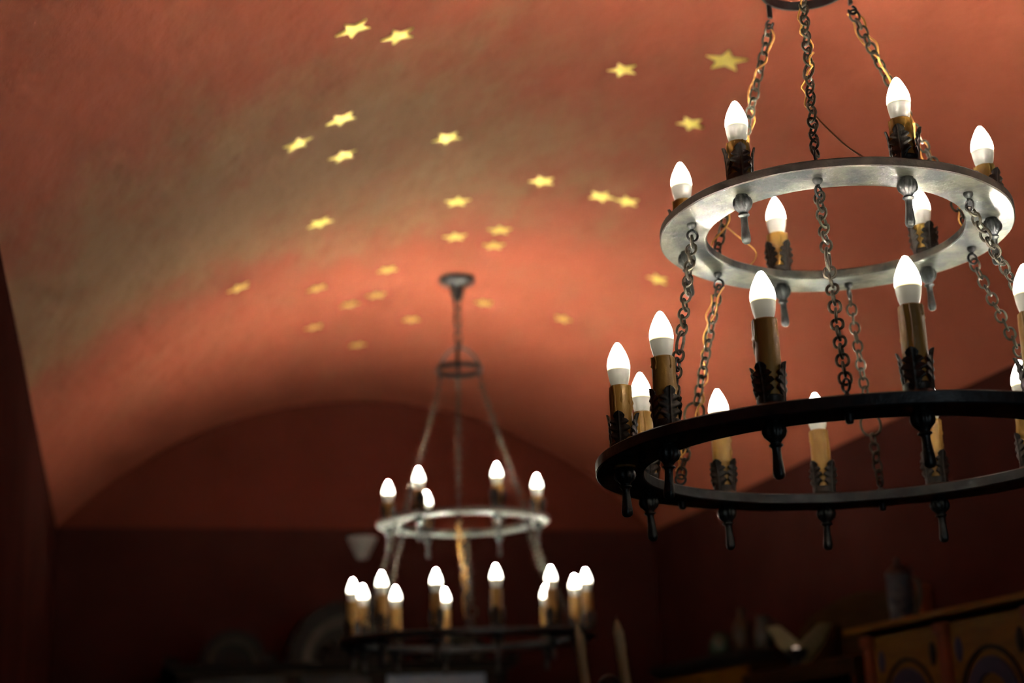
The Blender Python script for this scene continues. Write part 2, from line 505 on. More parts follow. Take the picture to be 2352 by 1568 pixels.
for x0, x1 in ((-.44,.08),(.12,.64)):
    for z0, z1 in ((.86,1.6),(1.64,2.14)):
        MB().box(x0, x1, YF-.058, YF-.052, z0, z1).build('pane', M['glass'], wno, smooth=False)

# ------------------------------------------------------------------ chandelier pieces (shared meshes)
def rect_ring(ri, ro, t, bev=.0018, segs=144):
    prof = [(ri+bev,0),(ro-bev,0),(ro,bev),(ro,t-bev),(ro-bev,t),(ri+bev,t),(ri,t-bev),(ri,bev)]
    def mod(a, r, z):
        w = .0006*math.sin(5*a + 1) + .0004*math.sin(13*a)
        return r + w, z
    b = MB().loop_lathe(prof, segs, mod=mod)
    return b

GLOBE = [(.0170,.0235),(.0174,.028),(.0174,.032),(.0167,.038),(.0152,.044),(.0130,.050),(.0106,.0553),(.0084,.0597),(.0064,.0633),(.0048,.0655),(.0032,.0669),(.0016,.0677),(0,.0680)]
me_globe = MB().lathe(GLOBE, 20).mesh('bulb', M['bulb'])
me_base = MB().lathe([(0,-.004),(.0118,-.004),(.0120,.000),(.0131,.003),(.0146,.008),(.0160,.015),(.0169,.0215),(.0172,.0240),(.0166,.0240)], 28).mesh('bulb_base', M['base'])

def sleeve_mesh(h, seed):
    rnd = random.Random(seed); b = MB()
    r0 = .0164
    ph = [rnd.uniform(0, 6.28) for _ in range(3)]
    def mod(a, r, z):
        top = max(0, (z - h + .012)/.012)
        return r*(1 + .012*math.sin(3*a + ph[0]) + .008*math.sin(7*a + ph[1] + z*60) + .03*top*math.sin(2*a + ph[2]))
    prof = [(0,0),(r0,0)] + [(r0*(1 + .02*math.sin(z*9)), z) for z in [h*k/8 for k in range(1, 8)]] + [(r0, h-.002),(r0-.002, h),(r0-.0045, h-.002),(r0-.005,h-.006),(0,h-.006)]
    b.lathe(prof, 28, mod=mod)
    for k in range(rnd.randint(7, 9)):                    # wax runs
        a = rnd.uniform(0, 2*PI); L = rnd.uniform(.014, min(.062, h*.62)); w = rnd.uniform(.0014, .0026)
        pts = []; rad = []
        for i in range(7):
            t = i/6; aa = a + .12*math.sin(t*3)*rnd.uniform(.4, 1)
            pts.append(((r0-.0002)*math.cos(aa), (r0-.0002)*math.sin(aa), h - .001 - L*t))
            rad.append(w*(.8 + .0*t) if i < 5 else (w*1.45 if i == 5 else w*.35))
        b.tube(pts, rad, 6)
    return b.mesh('candle', M['sleeve'])
SL_U = [sleeve_mesh(.066, 11+i) for i in range(3)]
SL_L = [sleeve_mesh(.125, 31+i) for i in range(4)]

def leaf_mesh():
    """lobed oak-acanthus leaf standing against the candle sleeve, facing +X"""
    NT, NS = 50, 7
    H = .058; vs = []
    KP = [(0,0.0058),(.10,0.0056),(.20,0.0093),(.30,0.0148),(.37,0.0130),(.41,0.0097),(.50,0.0165),(.57,0.0146),(.61,0.0097),(.69,0.0144),(.75,0.0121),(.785,0.0077),(.87,0.0088),(.94,0.0065),(.98,0.0037),(1,0.0005)]
    def half(t):
        for (a, wa), (b_, wb_) in zip(KP, KP[1:]):
            if t <= b_:
                f = (t - a)/(b_ - a); f = f*f*(3 - 2*f)
                return wa + (wb_ - wa)*f
        return KP[-1][1]
    for i in range(NT + 1):
        t = i/NT
        w = half(t)
        for j in range(-NS, NS + 1):
            s = j/NS
            y = s*w
            # side lobes sweep upwards
            z = H*t + .0055*s*s*(1 - t)**.7
            out = .0196 + .0040*t*t + .0016*max(0, t - .8)/.2
            vein = sum(.0010*math.exp(-((t + .05*(1 - abs(s)) - c)/.035)**2) for c in (.33, .53, .71))*min(1, abs(s)*2) + .0013*math.exp(-(y/.0012)**2)
            x = out - 9*y*y + vein - .0006*abs(s)**3
            vs.append((x, y, z))
    S_ = 2*NS + 1; n = len(vs); fs = []
    back = [(x - .0012, y, z) for x, y, z in vs]
    for i in range(NT):
        for j in range(2*NS):
            a = i*S_ + j
            fs.append((a, a+1, a+S_+1, a+S_)); fs.append((n+a, n+a+S_, n+a+S_+1, n+a+1))
    for i in range(NT):
        for j, fl_ in ((0, 1), (2*NS, 0)):
            a = i*S_ + j; q = (a, a+S_, n+a+S_, n+a)
            fs.append(q[::-1] if not fl_ else q)
    for j in range(2*NS):
        a = NT*S_ + j; fs.append((a, a+1, n+a+1, n+a))
        a = j; fs.append((a+1, a, n+a, n+a+1))
    return MB().add(vs + back, fs).mesh('leaf', M['leaf'])
ME_LEAF = leaf_mesh()
ME_CUP = MB().lathe([(0,.0),(.0215,.0),(.0225,.002),(.0215,.004),(.0192,.006),(.0190,.013),(.0196,.015),(.0190,.0165),(.0170,.0165),(0,.0165)], 28).mesh('candle_cup', M['leaf'])

def finial_mesh():
    prof = [(0,.001),(.0100,.001),(.0104,-.002),(.0130,-.005),(.0151,-.010),(.0155,-.0145),(.0136,-.0200),(.0098,-.024),(.0074,-.027),(.0070,-.0285),
            (.0092,-.0300),(.0095,-.0318),(.0068,-.0335),(.0058,-.0355),(.0057,-.042),(.0064,-.052),(.0075,-.062),(.0081,-.068),(.0074,-.0725),(.0045,-.0755),(0,-.0765)]
    def mod(a, r, z):
        if -.023 < z < -.003: return r*(1 + .085*math.cos(9*a))
        if z < -.036: return r*(1 + .05*math.cos(4*a))
        return r
    return MB().lathe(prof[::-1], 54, mod=mod).mesh('finial', M['finial'])
ME_FINIAL = finial_mesh()

def hook_mesh(sign, r=.0085):
    """bolt cap and eye; sign -1 hangs below, +1 stands above"""
    b = MB()
    pr = [(0,0),(.0072,0),(.0075,.003),(.0066,.0055),(.0048,.0075),(.0030,.009),(.0026,.013),(0,.013)]
    b.lathe([(q, z*sign) for q, z in pr], 18)
    zc = sign*(.0115 + r)
    b.tube([(r*math.cos(a), 0, zc + r*math.sin(a)) for a in [2*PI*k/18 for k in range(18)]], .0021, 7, closed=True)
    return b.mesh('eye_bolt', M['iron'])
ME_HOOK_DN, ME_HOOK_UP = hook_mesh(-1), hook_mesh(1)
ME_NUT = MB().lathe([(0,-.013),(.0035,-.013),(.0052,-.0115),(.0056,-.008),(.0056,-.002),(.0066,0),(0,0)][::1], 14).mesh('bolt_end', M['iron'])

def oval(a, bb, r, n=18, seg=7):
    """chain link: long axis Z, lying in XZ"""
    pts = []
    for k in range(n):
        t = 2*PI*k/n; c, s_ = math.cos(t), math.sin(t)
        pts.append((bb*math.copysign(abs(c)**.85, c), 0, a*math.copysign(abs(s_)**.85, s_)))
    return MB().tube(pts, r, seg, closed=True)
LINK = {'n': (oval(.0098, .0079, .0021).mesh('chain_link', M['chain']), .0158),
        'r': (oval(.0185, .0185, .0022, 26).mesh('chain_link', M['chain']), .0335),
        'e': (oval(.0190, .0092, .0024, 22).mesh('chain_link', M['chain']), .0340),
        'b': (oval(.0172, .0125, .0034).mesh('chain_link', M['iron']), .0275)}

def chain(parent, A, B, sag=(0,0,0), special=None, jit=1, joined=False, base='n', name='chain'):
    """links from A to B (parent space); returns the curve so that wires can follow it"""
    A, B, sag = Vector(A), Vector(B), Vector(sag)
    curve = [A.lerp(B, t) + sag*(4*t*(1-t)) for t in [i/60 for i in range(61)]]
    acc = [0]
    for p, q in zip(curve, curve[1:]): acc.append(acc[-1] + (q-p).length)
    Ltot = acc[-1]
    special = special or {}
    n0 = 0; tot = 0; kinds = []
    sp = sorted(special.items())
    pos = 0
    while True:
        k = base
        if sp and pos/Ltot >= sp[0][0]: k = sp[0][1]; sp.pop(0)
        p = LINK[k][1]
        if pos + p*.6 > Ltot: break
        kinds.append(k); pos += p
    sc = Ltot/pos
    rnd = random.Random(jit)
    ch = None; mb = None
    if joined: mb = []
    else: ch = empty(name, parent=parent)
    s = 0
    tw = rnd.uniform(0, .6)
    for i, k in enumerate(kinds):
        p = LINK[k][1]*sc; c = s + p/2; s += p
        j = 0
        while j < 59 and acc[j+1] < c: j += 1
        f = (c - acc[j])/(acc[j+1] - acc[j])
        P = curve[j].lerp(curve[j+1], f); t = (curve[j+1] - curve[j]).normalized()
        q = Vector((0,0,1)).rotation_difference(t)
        tw += rnd.uniform(-.16, .16)
        mt = T(P) @ (q.to_matrix().to_4x4()) @ RZ(tw + (PI/2 if i % 2 else 0)) @ RX(rnd.uniform(-.12, .12))
        if joined: mb.append((LINK[k][0], mt))
        else: place(LINK[k][0], 'chain_link', ch, mt)
    if joined:
        b = MB()
        for me, mt in mb:
            b.add([v.co[:] for v in me.vertices], [tuple(pp.vertices) for pp in me.polygons], mt)
        b.build(name, M['black_iron'] if base == 'b' else M['chain'], parent)
    return curve

def wire(parent, curve, t0, t1, r=.0012, off=.008, turns=2.5, ph=0.0, mat='wire', wob=1, name='wire'):
    n = len(curve) - 1; rnd = random.Random(int(ph*100) + 5)
    P = []
    K = 26
    for i in range(K + 1):
        t = t0 + (t1 - t0)*i/K
        f = t*n; j = min(n-1, int(f))
        c = curve[j].lerp(curve[j+1], f - j)
        tan = (curve[min(n, j+1)] - curve[j]).normalized()
        u = tan.cross(Vector((.3, 1, .1))).normalized(); w = tan.cross(u)
        a = ph + 2*PI*turns*t + .5*math.sin(i*1.3)
        o = off*(1 + .35*math.sin(i*2.1 + ph)*wob)
        P.append(c + u*o*math.cos(a) + w*o*math.sin(a))
    return MB().tube(catmull(P, 4), r, 6).build(name, M[mat], parent)

def ring_point(c, tilt, R, ang, h=0.0):
    x, y = R*math.cos(ang), R*math.sin(ang)
    return Vector((c[0] + x, c[1] + y, c[2] + tilt[0]*x + tilt[1]*y + h))

def chandelier(name, label, Y, upc, upt, loc, lot, ups, los, hook0, lohooks, zcrown, near=True, seed=1, lean=(0, 0), leaf_turn=()):
    """all inner coordinates relative to the ceiling point the chandelier hangs from"""
    rnd = random.Random(seed)
    ZT = ZS + RISE
    root = empty(name, (0, Y, ZT))
    tag(root, label, 'chandelier', 'two-tier candle chandeliers')
    upc = Vector((upc[0], upc[1] - Y, upc[2] - ZT)); loc = Vector((loc[0], loc[1] - Y, loc[2] - ZT))
    zc = zcrown - ZT
    CO = T((lean[0], lean[1], 0))                       # the crown hangs a little out of plumb
    RU, RL, THU, THL = .2396, .3632, .015, .018
    # canopy
    can = MB().lathe([(0,-.079),(.010,-.079),(.0125,-.074),(.0155,-.066),(.019,-.058),(.0215,-.048),(.0235,-.036),(.027,-.028),(.037,-.0225),(.052,-.016),(.058,-.011),(.0605,-.005),(.0595,.0),(0,.004)], 40)
    can.build('canopy', M['black_iron'], root)
    # rings
    def tmat(c, t):
        z = Vector((-t[0], -t[1], 1)).normalized()
        q = Vector((0,0,1)).rotation_difference(z)
        return T(c) @ q.to_matrix().to_4x4()
    ur = rect_ring(.2025, .2767, THU).build('upper_ring', M['ring'], root); ur.matrix_local = tmat(upc, upt)
    for rg in (ur,):
        rg.data.materials.append(M['rim'])
        rg.data.polygons.foreach_set('material_index', [1 if i % 8 in (1, 2, 3) else 0 for i in range(len(rg.data.polygons))])
    lr = rect_ring(.3255, .3995, THL, segs=180).build('lower_ring', M['ring_dark'], root); lr.matrix_local = tmat(loc, lot)
    rinv = {ur.name: tmat(upc, upt).inverted(), lr.name: tmat(loc, lot).inverted()}
    def sub(me, nm, par, mt):          # mt given in root space
        return place(me, nm, par, rinv[par.name] @ mt)
    # candles and finials
    for (lst, c, t, R, SLs, hs, par, TH) in ((ups, upc, upt, RU, SL_U, .066, ur, THU), (los, loc, lot, RL, SL_L, .125, lr, THL)):
        for i, (ang, tip, *dr) in enumerate(lst):
            a = math.radians(ang)
            Rc = R + (dr[0] if dr else 0)
            P = ring_point(c, t, Rc, a, TH)
            hslv = tip - TH - .068                       # wanted sleeve height
            cd = place(SLs[(i*2 + seed) % len(SLs)], 'candle', root, T(P) @ RX(rnd.uniform(-.008,.008)) @ RY(rnd.uniform(-.008,.008)) @ RZ(rnd.uniform(0, 6.28)))
            sz = hslv/hs
            # sleeve mesh is seated deeper when the candle stands lower
            base = T(P) @ T((0, 0, hslv - hs))
            own = base @ RX(rnd.uniform(-.008,.008)) @ RY(rnd.uniform(-.008,.008)) @ RZ(rnd.uniform(0, 6.28))
            cd.matrix_local = own
            inv = own.inverted()
            place(me_globe, 'bulb', cd, T((0, 0, hs)))
            place(me_base, 'bulb_base', cd, T((0, 0, hs)))
            cup = inv @ T(P) @ RZ(a)
            place(ME_CUP, 'candle_cup', cd, cup)
            ph = a + PI/4 + rnd.uniform(-.25, .25)
            if len(leaf_turn) > 0:              # how each cup of leaves is turned, seen from the seats below
                ph = math.atan2(-Y - P.y, -1.125 - P.x) + math.radians(leaf_turn[0 if par is ur else 1][i])
            for k in range(4):
                place(ME_LEAF, 'leaf', cd, inv @ T(P + Vector((0,0,.003))) @ RZ(ph + k*PI/2 + rnd.uniform(-.1,.1)) @ RY(rnd.uniform(-.05,.05)))
            F = ring_point(c, t, R, a, 0)
            sub(ME_FINIAL, 'finial', par, T(F) @ RX(rnd.uniform(-.05,.05)) @ RY(rnd.uniform(-.05,.05)) @ RZ(rnd.uniform(0,6.28)) @ Matrix.Diagonal(((.90,.90,1,1) if par is ur else (1,1,1,1))))
    # crown: hoop, three arched straps, chain to the canopy
    HR = .075
    hoop = MB().loop_lathe([(HR-.002, zc-.008),(HR+.002, zc-.008),(HR+.002, zc+.008),(HR-.002, zc+.008)], 64, mt=CO).build('crown_hoop', M['black_iron'] if not near else M['iron'], root)
    top = zc + .078
    ctops = []
    for k in (1, 3, 5):
        a = math.radians(hook0 + 60*k)
        pts = []
        for i in range(15):
            t = i/14*PI/2
            pts.append(((HR+.003)*math.cos(t), 0, zc + .078*math.sin(t)))
        pts = [(HR+.003, 0, zc-.030), (HR+.003, 0, zc-.012)] + pts
        st = MB().tube(pts, .0058, 8, ry=.0032, mt=CO @ RZ(a))
        hk = [(HR+.003 + .008*math.sin(q)*.9 + .002, 0, zc - .034 - .008*(1-math.cos(q))*.9) for q in [PI*1.5*i/10 for i in range(11)]]
        st.tube(hk, .0022, 7, mt=CO @ RZ(a))
        st.build('crown_strap', M['black_iron'], root)
        ctops.append(CO @ Vector(((HR+.005)*math.cos(a), (HR+.005)*math.sin(a), zc - .044)))
    b = MB().lathe([(0, top-.006),(.010, top-.006),(.012, top),(.008, top+.006),(0, top+.008)], 16, mt=CO)
    b.tube([(.009*math.cos(q), 0, top + .014 + .009*math.sin(q)) for q in [2*PI*k/16 for k in range(16)]], .0025, 7, closed=True, mt=CO)
    b.build('crown_boss', M['black_iron'], root)
    chain(root, CO @ Vector((0, 0, top+.018)), (0, 0, -.076), base='b', jit=seed+90, joined=not near, name='ceiling_chain')
    # upper chains with their wires
    n_w = {1: (1, 2.2), 3: (2, 1.6), 5: (1, 2.8)}
    for ci, k in enumerate((1, 3, 5)):
        a = math.radians(hook0 + 60*k)
        E_ = ring_point(upc, upt, RU, a, THU)
        sub(ME_HOOK_UP, 'eye_bolt', ur, T(E_) @ RZ(a))
        spc = {1: {.46: 'e'}, 3: {.80: 'r'}, 5: {.12: 'n'}}[k]
        cv = chain(root, ctops[ci], E_ + Vector((0, 0, .022)), sag=(0,0,-.006), special=spc, jit=seed*10+k, joined=not near, name='upper_chain')
        for w in range(n_w[k][0] if near else 0):
            wire(root, cv, .0, .74 if k == 1 else 1.0, turns=n_w[k][1], ph=w*2.2 + k, off=.0092, r=.0015)
        if k == 1 and near:
            j = cv[45]
            tgt = ring_point(upc, upt, RU, math.radians(hook0 + 60*k + 22), THU + .001)
            mid = j.lerp(tgt, .5) + Vector((0, 0, -.012))
            for dd in (0, .0022):
                o = Vector((0, dd*.3, dd))
                MB().tube(catmull([cv[43] + o, j + o, j.lerp(tgt, .25) + Vector((0,0,-.008)) + o, mid + o*.6, j.lerp(tgt, .78) + Vector((0,0,-.008)) + o, tgt + o], 5), .0009, 6).build('wire', M['wire_dark'], root)
        if k == 5 and near:
            e = E_
            rad = Vector((math.cos(a), math.sin(a), 0)); tg = Vector((-math.sin(a), math.cos(a), 0))
            MB().tube(catmull([cv[52] , e - rad*.03 + tg*-.02 + Vector((0,0,.05)), e - rad*.05 - tg*.045 + Vector((0,0,.018)), e - rad*.015 - tg*.06 + Vector((0,0,.004)),
                       e + rad*.01 - tg*.035 + Vector((0,0,.012)), e + tg*.01 + Vector((0,0,.016))], 6), .0012, 6).build('wire', M['wire'], root)
    # lower chains
    for k in range(6):
        a = math.radians(hook0 + 60*k)
        E_ = ring_point(upc, upt, RU, a, 0)
        tang = Matrix.Rotation(a + rnd.uniform(-.5,.5), 4, 'Z')
        sub(ME_HOOK_DN, 'eye_bolt', ur, T(E_) @ tang)
        al = math.radians(lohooks[k])
        D_ = ring_point(loc, lot, RL, al, THL) if not (near and k == 0) else ring_point(loc, lot, RL - .022, math.radians(193), THL)
        sub(ME_HOOK_UP, 'eye_bolt', lr, T(D_) @ RZ(al + .6))
        sub(ME_NUT, 'bolt_end', lr, T(ring_point(loc, lot, RL, al, 0)))
        spc = {0: {.52: 'e'}, 1: {.30: 'e'}, 2: {}, 3: {.78: 'e'}, 4: {.62: 'r'}, 5: {.60: 'r'}}[k]
        cv = chain(root, E_ + Vector((0, 0, -.023)), D_ + Vector((0, 0, .023)), sag=(0, 0, -.006), special=spc, jit=seed*20+k, joined=not near, name='lower_chain')
        if k == 5 and near or (not near and k == 1):
            wire(root, cv, .0, 1.0, turns=1.7, ph=.4, off=.008)
            wire(root, cv, .05, .97, turns=1.2, ph=2.1, off=.010)
            if not near:
                wire(root, cv, .0, .7, turns=2.3, ph=1.1, off=.006); wire(root, cv, .0, .6, turns=2.9, ph=3.1, off=.009)
    return root

NU_ = [(147.35,.1584),(209.31,.1531),(269.18,.1592),(327.5,.155),(383.9,.1433),(445.8,.1619)]
NL_ = [(131.86,.2069),(172.6,.1900),(196.8,.1945),(224.86,.2093),(254.94,.2081),(282.86,.2069),(312.9,.205),(342.9,.205),(372.94,.2026),(401.32,.2034),(431.8,.2042),(460.9,.2064)]
chandelier('chandelier', 'large near black iron chandelier at right, two rings of lit candle bulbs',
           2.068, (-.0094, 2.0716, 2.1602), (-.0369, -.0122), (-.0163, 2.0508, 1.783), (-.0073, .0004),
           NU_, NL_, 177.9, [185.5, 240.5, 298, 358, 416.6, 476.4], 2.607, True, 1, (-.016, .004),
           ((10, 12, -8, 45, 25, 45), (20, -12, 25, -25, -15, 10, 0, 40, 30, 45, 45, -30)))
FU_ = [(163.9,.150),(222.6,.1513),(283.0,.1547),(343.9,.152),(407.0,.150),(466.9,.146)]
FL_ = [(144.9,.2077),(176.1,.2053),(211.9,.2016),(241.7,.1924),(270.0,.1995),(299.8,.1998),(330.2,.2065,.020),(361.8,.2124,-.006),(391.3,.200),(421.0,.203),(448.7,.2115),(477.7,.214)]
chandelier('chandelier', 'smaller far chandelier hanging from the dark ceiling cup, in front of the end wall',
           4.7087, (0, 4.7087, 2.128), (.005, .008), (.008, 4.7087, 1.7546), (.005, .01),
           FU_, FL_, 193.5, [195, 256, 315, 376, 434.5, 493], 2.640, False, 2)

# ------------------------------------------------------------------ dark carved buffet against the end wall
CX = -0.155
bf = empty('buffet', (CX, 6.26, 0))
tag(bf, 'dark carved buffet with an arched crest against the end wall', 'cabinet')
Yf = 6.10 - 6.26; Yk = 6.425 - 6.26
MB().box(-.66, .66, Yf+.03, Yk, .08, 1.764, .004).build('carcass', M['darkwood'], bf)
MB().box(-.69, .69, Yf+.01, Yk, 0, .08, .008).build('plinth', M['darkwood'], bf)
b = MB(); b.box(-.665, .665, Yf+.004, Yk, 1.764, 1.774, .003)
b.build('painted_lit_molding', M['palewood'], bf)  # pale tone paints the light catching this molding
b = MB(); b.box(-.685, .685, Yf, Yk, 1.774, 1.79, .004); b.box(-.705, .705, Yf-.015, Yk, 1.79, 1.812, .006)
b.build('cornice', M['darkwood'], bf)
for sx in (-1, 1):
    MB().box(sx*.68-.03, sx*.68+.03, Yf-.02, Yf+.05, 1.812, 1.836, .006).build('corner_block', M['darkwood'], bf)
def arch(cx, R, z0, yf, depth, nm):
    # arch in the XZ plane: outer dark hood, pale band, dark tympanum
    def half(r0, r1, y0, y1):
        prof = [(r0, y0), (r1, y0), (r1, y1), (r0, y1)]
        b = MB(); 
        b.loop_lathe(prof, 36, a0=0, a1=PI)
        b.v = [(cx + x, z, z0 + y) for x, y, z in b.v]
        b.f = [f[::-1] for f in b.f]
        return b
    o = half(R*.76, R, yf, yf+depth).build(nm, M['darkwood'], bf)
    half(R*.60, R*.76, yf+.02, yf+depth-.01).build('arch_band', M['palewood'], o)
    half(.002, R*.60, yf+.045, yf+depth-.02).build('tympanum', M['darkwood'], o)
    return o
arch(0.0, .235, 1.812, Yf-.01, .14, 'crest_arch')
for cx in (-.445, .445): arch(cx, .128, 1.812, Yf-.01, .12, 'side_arch')
for cx in (-.30, .30): MB().box(cx-.024, cx+.024, Yf-.012, Yf+.06, 1.812, 1.846, .006).build('crest_block', M['darkwood'], bf)
# carved rosette in the big arch
b = MB()
for k in range(7):
    a = PI*(k+.5)/7
    b.lathe([(0,-.012),(.018,-.006),(.024,0),(.018,.006),(0,.012)], 12, mt=T((.085*math.cos(a), Yf+.035, 1.812+.085*math.sin(a))) @ RX(PI/2))
b.lathe([(0,-.02),(.03,-.012),(.036,0),(.03,.012),(0,.02)], 16, mt=T((0, Yf+.035, 1.845)) @ RX(PI/2))
b.build('carving', M['darkwood'], bf)
for i, (x0, x1) in enumerate(((-.63,-.21),(-.21,.125),(.125,.60))):
    d = MB()
    w = .035
    d.box(x0, x0+w, Yf, Yf+.028, .95, 1.763, .004); d.box(x1-w, x1, Yf, Yf+.028, .95, 1.763, .004)
    d.box(x0+w, x1-w, Yf, Yf+.028, .95, .99, .004); d.box(x0+w, x1-w, Yf, Yf+.028, 1.758, 1.763, .002)
    do = d.build('door', M['darkwood'], bf)
    MB().box(x0+w, x1-w, Yf+.012, Yf+.018, .99, 1.758).build('pane', M['palepane'] if i == 2 else M['greypane'], do, smooth=False)
    MB().lathe([(0,0),(.006,0),(.006,.012),(.012,.018),(.012,.026),(0,.03)], 14, mt=T((x0+w*.5, Yf, 1.3)) @ RX(PI/2)).build('knob', M['pewter'], do)
    d2 = MB(); d2.box(x0+.004, x1-.004, Yf, Yf+.028, .12, .90, .004); d2.box(x0+.06, x1-.06, Yf-.010, Yf, .20, .82, .008)
    d2.build('door', M['darkwood'], bf)

# pale half-cone wall sconce high on the end wall
sc_ = empty('wall_sconce', (-.035, 6.428, 2.26))
tag(sc_, 'pale cone-shaped wall sconce high on the end wall, left of the far chandelier', 'wall lamp')
prof = [(.010, .0), (.020, .004), (.030, .02), (.046, .052), (.062, .086), (.066, .094), (.060, .094), (.055, .082), (.03, .03), (.004, .012)]
MB().lathe(prof, 24, a0=PI, a1=2*PI).build('shade', M['plaster'], sc_)
MB().box(-.03, .03, -.006, 0, .01, .09, .002).build('back_plate', M['plaster'], sc_)

# ------------------------------------------------------------------ painted cupboards along the right wall
XF = 1.0
def cupboard_a():
    r = empty('painted_cupboard', (1.145, 3.3, 0))
    tag(r, 'ochre painted cupboard with blue arches along the right wall, under the stein', 'cupboard')
    oy, ox = 3.3, 1.145
    f = XF - ox; k = W - .006 - ox
    y0, y1 = 2.40 - oy, 4.02 - oy
    MB().box(f+.02, k, y0, y1, .06, 1.699, .004).build('carcass', M['ochre'], r)
    MB().box(f, k, y0-.01, y1+.01, 0, .06, .004).build('plinth', M['darkpaint'], r)
    MB().box(f+.004, k, y0-.01, y1+.012, 1.697, 1.706, .002).build('painted_shadow_strip', M['darkpaint'], r)  # dark strip painted in for the shade under the cornice
    b = MB(); b.box(f-.03, k, y0-.04, y1+.06, 1.706, 1.724, .004)
    b.build('cornice', M['ochre'], r)
    pitch = .405
    for i in range(4):
        yc = y1 - .04 - pitch*(i + .5)
        d = MB(); d.box(f, f+.02, yc-pitch/2+.026, yc+pitch/2-.026, .12, 1.692, .004)
        do = d.build('door', M['ochre'], r)
        zc = 1.475
        def band(r0, r1, t):
            prof = [(r0, -t), (r1, -t), (r1, .001), (r0, .001)]
            b = MB(); b.loop_lathe(prof, 28, a0=0, a1=PI)
            # straight legs down from the arch
            vv = [(f + z, yc + x, zc + y) for x, y, z in b.v]
            b.v = vv
            b.box(f-t, f+.001, yc+r0, yc+r1, .5, zc); b.box(f-t, f+.001, yc-r1, yc-r0, .5, zc)
            return b
        band(.078, .118, .006).build('blue_arch', M['bluepaint'], do)
        band(.136, .146, .004).build('arch_line', M['darkpaint'], do)
        for sy in (-1, 1):
            b = MB(); b.lathe([(0,-.005),(.012,-.003),(.016,0),(.012,.003),(0,.005)], 16, mt=T((f, yc+sy*.138, 1.62)) @ RY(PI/2) @ Matrix.Diagonal((2.0, 1.2, 1.0, 1)))
            b.build('corner_ornament', M['darkpaint'] if sy < 0 else M['bluepaint'], do)
    for i in range(5):
        yc = y1 - .04 - pitch*i
        b = MB(); b.box(f-.012, f+.02, yc-.022, yc+.022, .08, 1.695, .006)
        b.box(f-.018, f+.02, yc-.028, yc+.028, 1.665, 1.695, .004)
        b.build('pilaster', M['russet'], r)
cupboard_a()
def cupboard_b():
    r = empty('open_sideboard', (1.145, 4.5, 0))
    tag(r, 'brown sideboard with a black open niche, left of the painted cupboard', 'sideboard')
    oy, ox = 4.5, 1.145; f = 1.0 - ox; k = W - .006 - ox
    y0, y1 = 4.085 - oy, 4.90 - oy
    b = MB(); b.box(f, k, y0, y1, 1.60, 1.655, .004); b.build('top_board', M['brownwood'], r)
    b = MB(); b.box(f, k, y0, y0+.03, .06, 1.6, .003); b.box(f, k, y1-.03, y1, .06, 1.6, .003); b.build('side_panel', M['brownwood'], r)
    MB().box(k-.015, k, y0+.03, y1-.03, .06, 1.6).build('back_panel', M['darkwood'], r)
    MB().box(f, k-.015, y0+.03, y1-.03, 1.18, 1.205, .003).build('shelf', M['brownwood'], r)
    MB().box(f, k, y0, y1, 0, .06, .003).build('plinth', M['darkwood'], r)
    for s in (0, 1):
        ya = y0 + .03 + s*(y1-y0-.06)/2; yb_ = ya + (y1-y0-.06)/2
        d = MB(); d.box(f, f+.022, ya+.003, yb_-.003, .07, 1.175, .004); d.box(f-.008, f, ya+.06, yb_-.06, .15, 1.09, .006)
        do = d.build('door', M['brownwood'], r)
        MB().lathe([(0,0),(.005,0),(.005,.01),(.011,.016),(.011,.022),(0,.026)], 12, mt=T((f, (ya if s else yb_) + (.03 if s else -.03), .7)) @ RY(-PI/2)).build('knob', M['pewter'], do)
    # crest board hung on the wall above the sideboard
    cb = empty('crest_board', (1.145, 4.5, 0))
    tag(cb, 'dim brown curved-top board on the right wall behind the cream bowl', 'board')
    pts = [(y0+.02, 1.66), (y1+.05, 1.66), (y1+.05, 1.80), (y1-.05, 1.845), (y1-.25, 1.875), ((y0+y1)/2, 1.885), (y0+.30, 1.87), (y0+.12, 1.862), (y0+.02, 1.85)]
    b = MB(); n = len(pts)
    b.add([(k-.03, y, z) for y, z in pts] + [(k, y, z) for y, z in pts],
          [tuple(range(n))[::-1], tuple(n+i for i in range(n))] + [(i, (i+1) % n, n+(i+1) % n, n+i) for i in range(n)])
    b.build('panel', M['brownwood'], cb, smooth=False)
    MB().box(k-.036, k, y0+.008, y0+.034, 1.66, 1.86, .004).build('edge_strip', M['russet'], cb)
cupboard_b()
def cupboard_c():
    r = empty('corner_cupboard', (1.16, 5.35, 0))
    tag(r, 'dark ochre cupboard in the far right corner carrying three jugs', 'cupboard')
    oy, ox = 5.35, 1.16; f = 1.04 - ox; k = W - .006 - ox
    y0, y1 = 4.955 - oy, 5.85 - oy
    MB().box(f+.02, k, y0, y1, .05, 1.70, .004).build('carcass', M['brownwood'], r)
    MB().box(f-.015, k, y0-.005, y1+.02, 1.72, 1.745, .005).build('top_board', M['darkwood'], r)
    MB().box(f+.005, k, y0-.002, y1+.01, 1.70, 1.72, .003).build('molding', M['darkwood'], r)
    MB().box(f, k, y0, y1, 0, .05, .003).build('plinth', M['darkwood'], r)
    for s in (0, 1):
        ya = y0 + s*(y1-y0)/2; yb_ = ya + (y1-y0)/2
        d = MB(); d.box(f, f+.02, ya+.006, yb_-.006, .08, 1.69, .004)
        do = d.build('door', M['ochre'], r)
        b = MB(); prof = [(.085, -.005), (.125, -.005), (.125, .001), (.085, .001)]
        b.loop_lathe(prof, 24, a0=0, a1=PI); yc = (ya+yb_)/2
        b.v = [(f + z, yc + x, 1.46 + y) for x, y, z in b.v]
        b.box(f-.005, f+.001, yc+.085, yc+.125, .5, 1.46); b.box(f-.005, f+.001, yc-.125, yc-.085, .5, 1.46)
        b.build('dark_arch', M['darkpaint'], do)
cupboard_c()

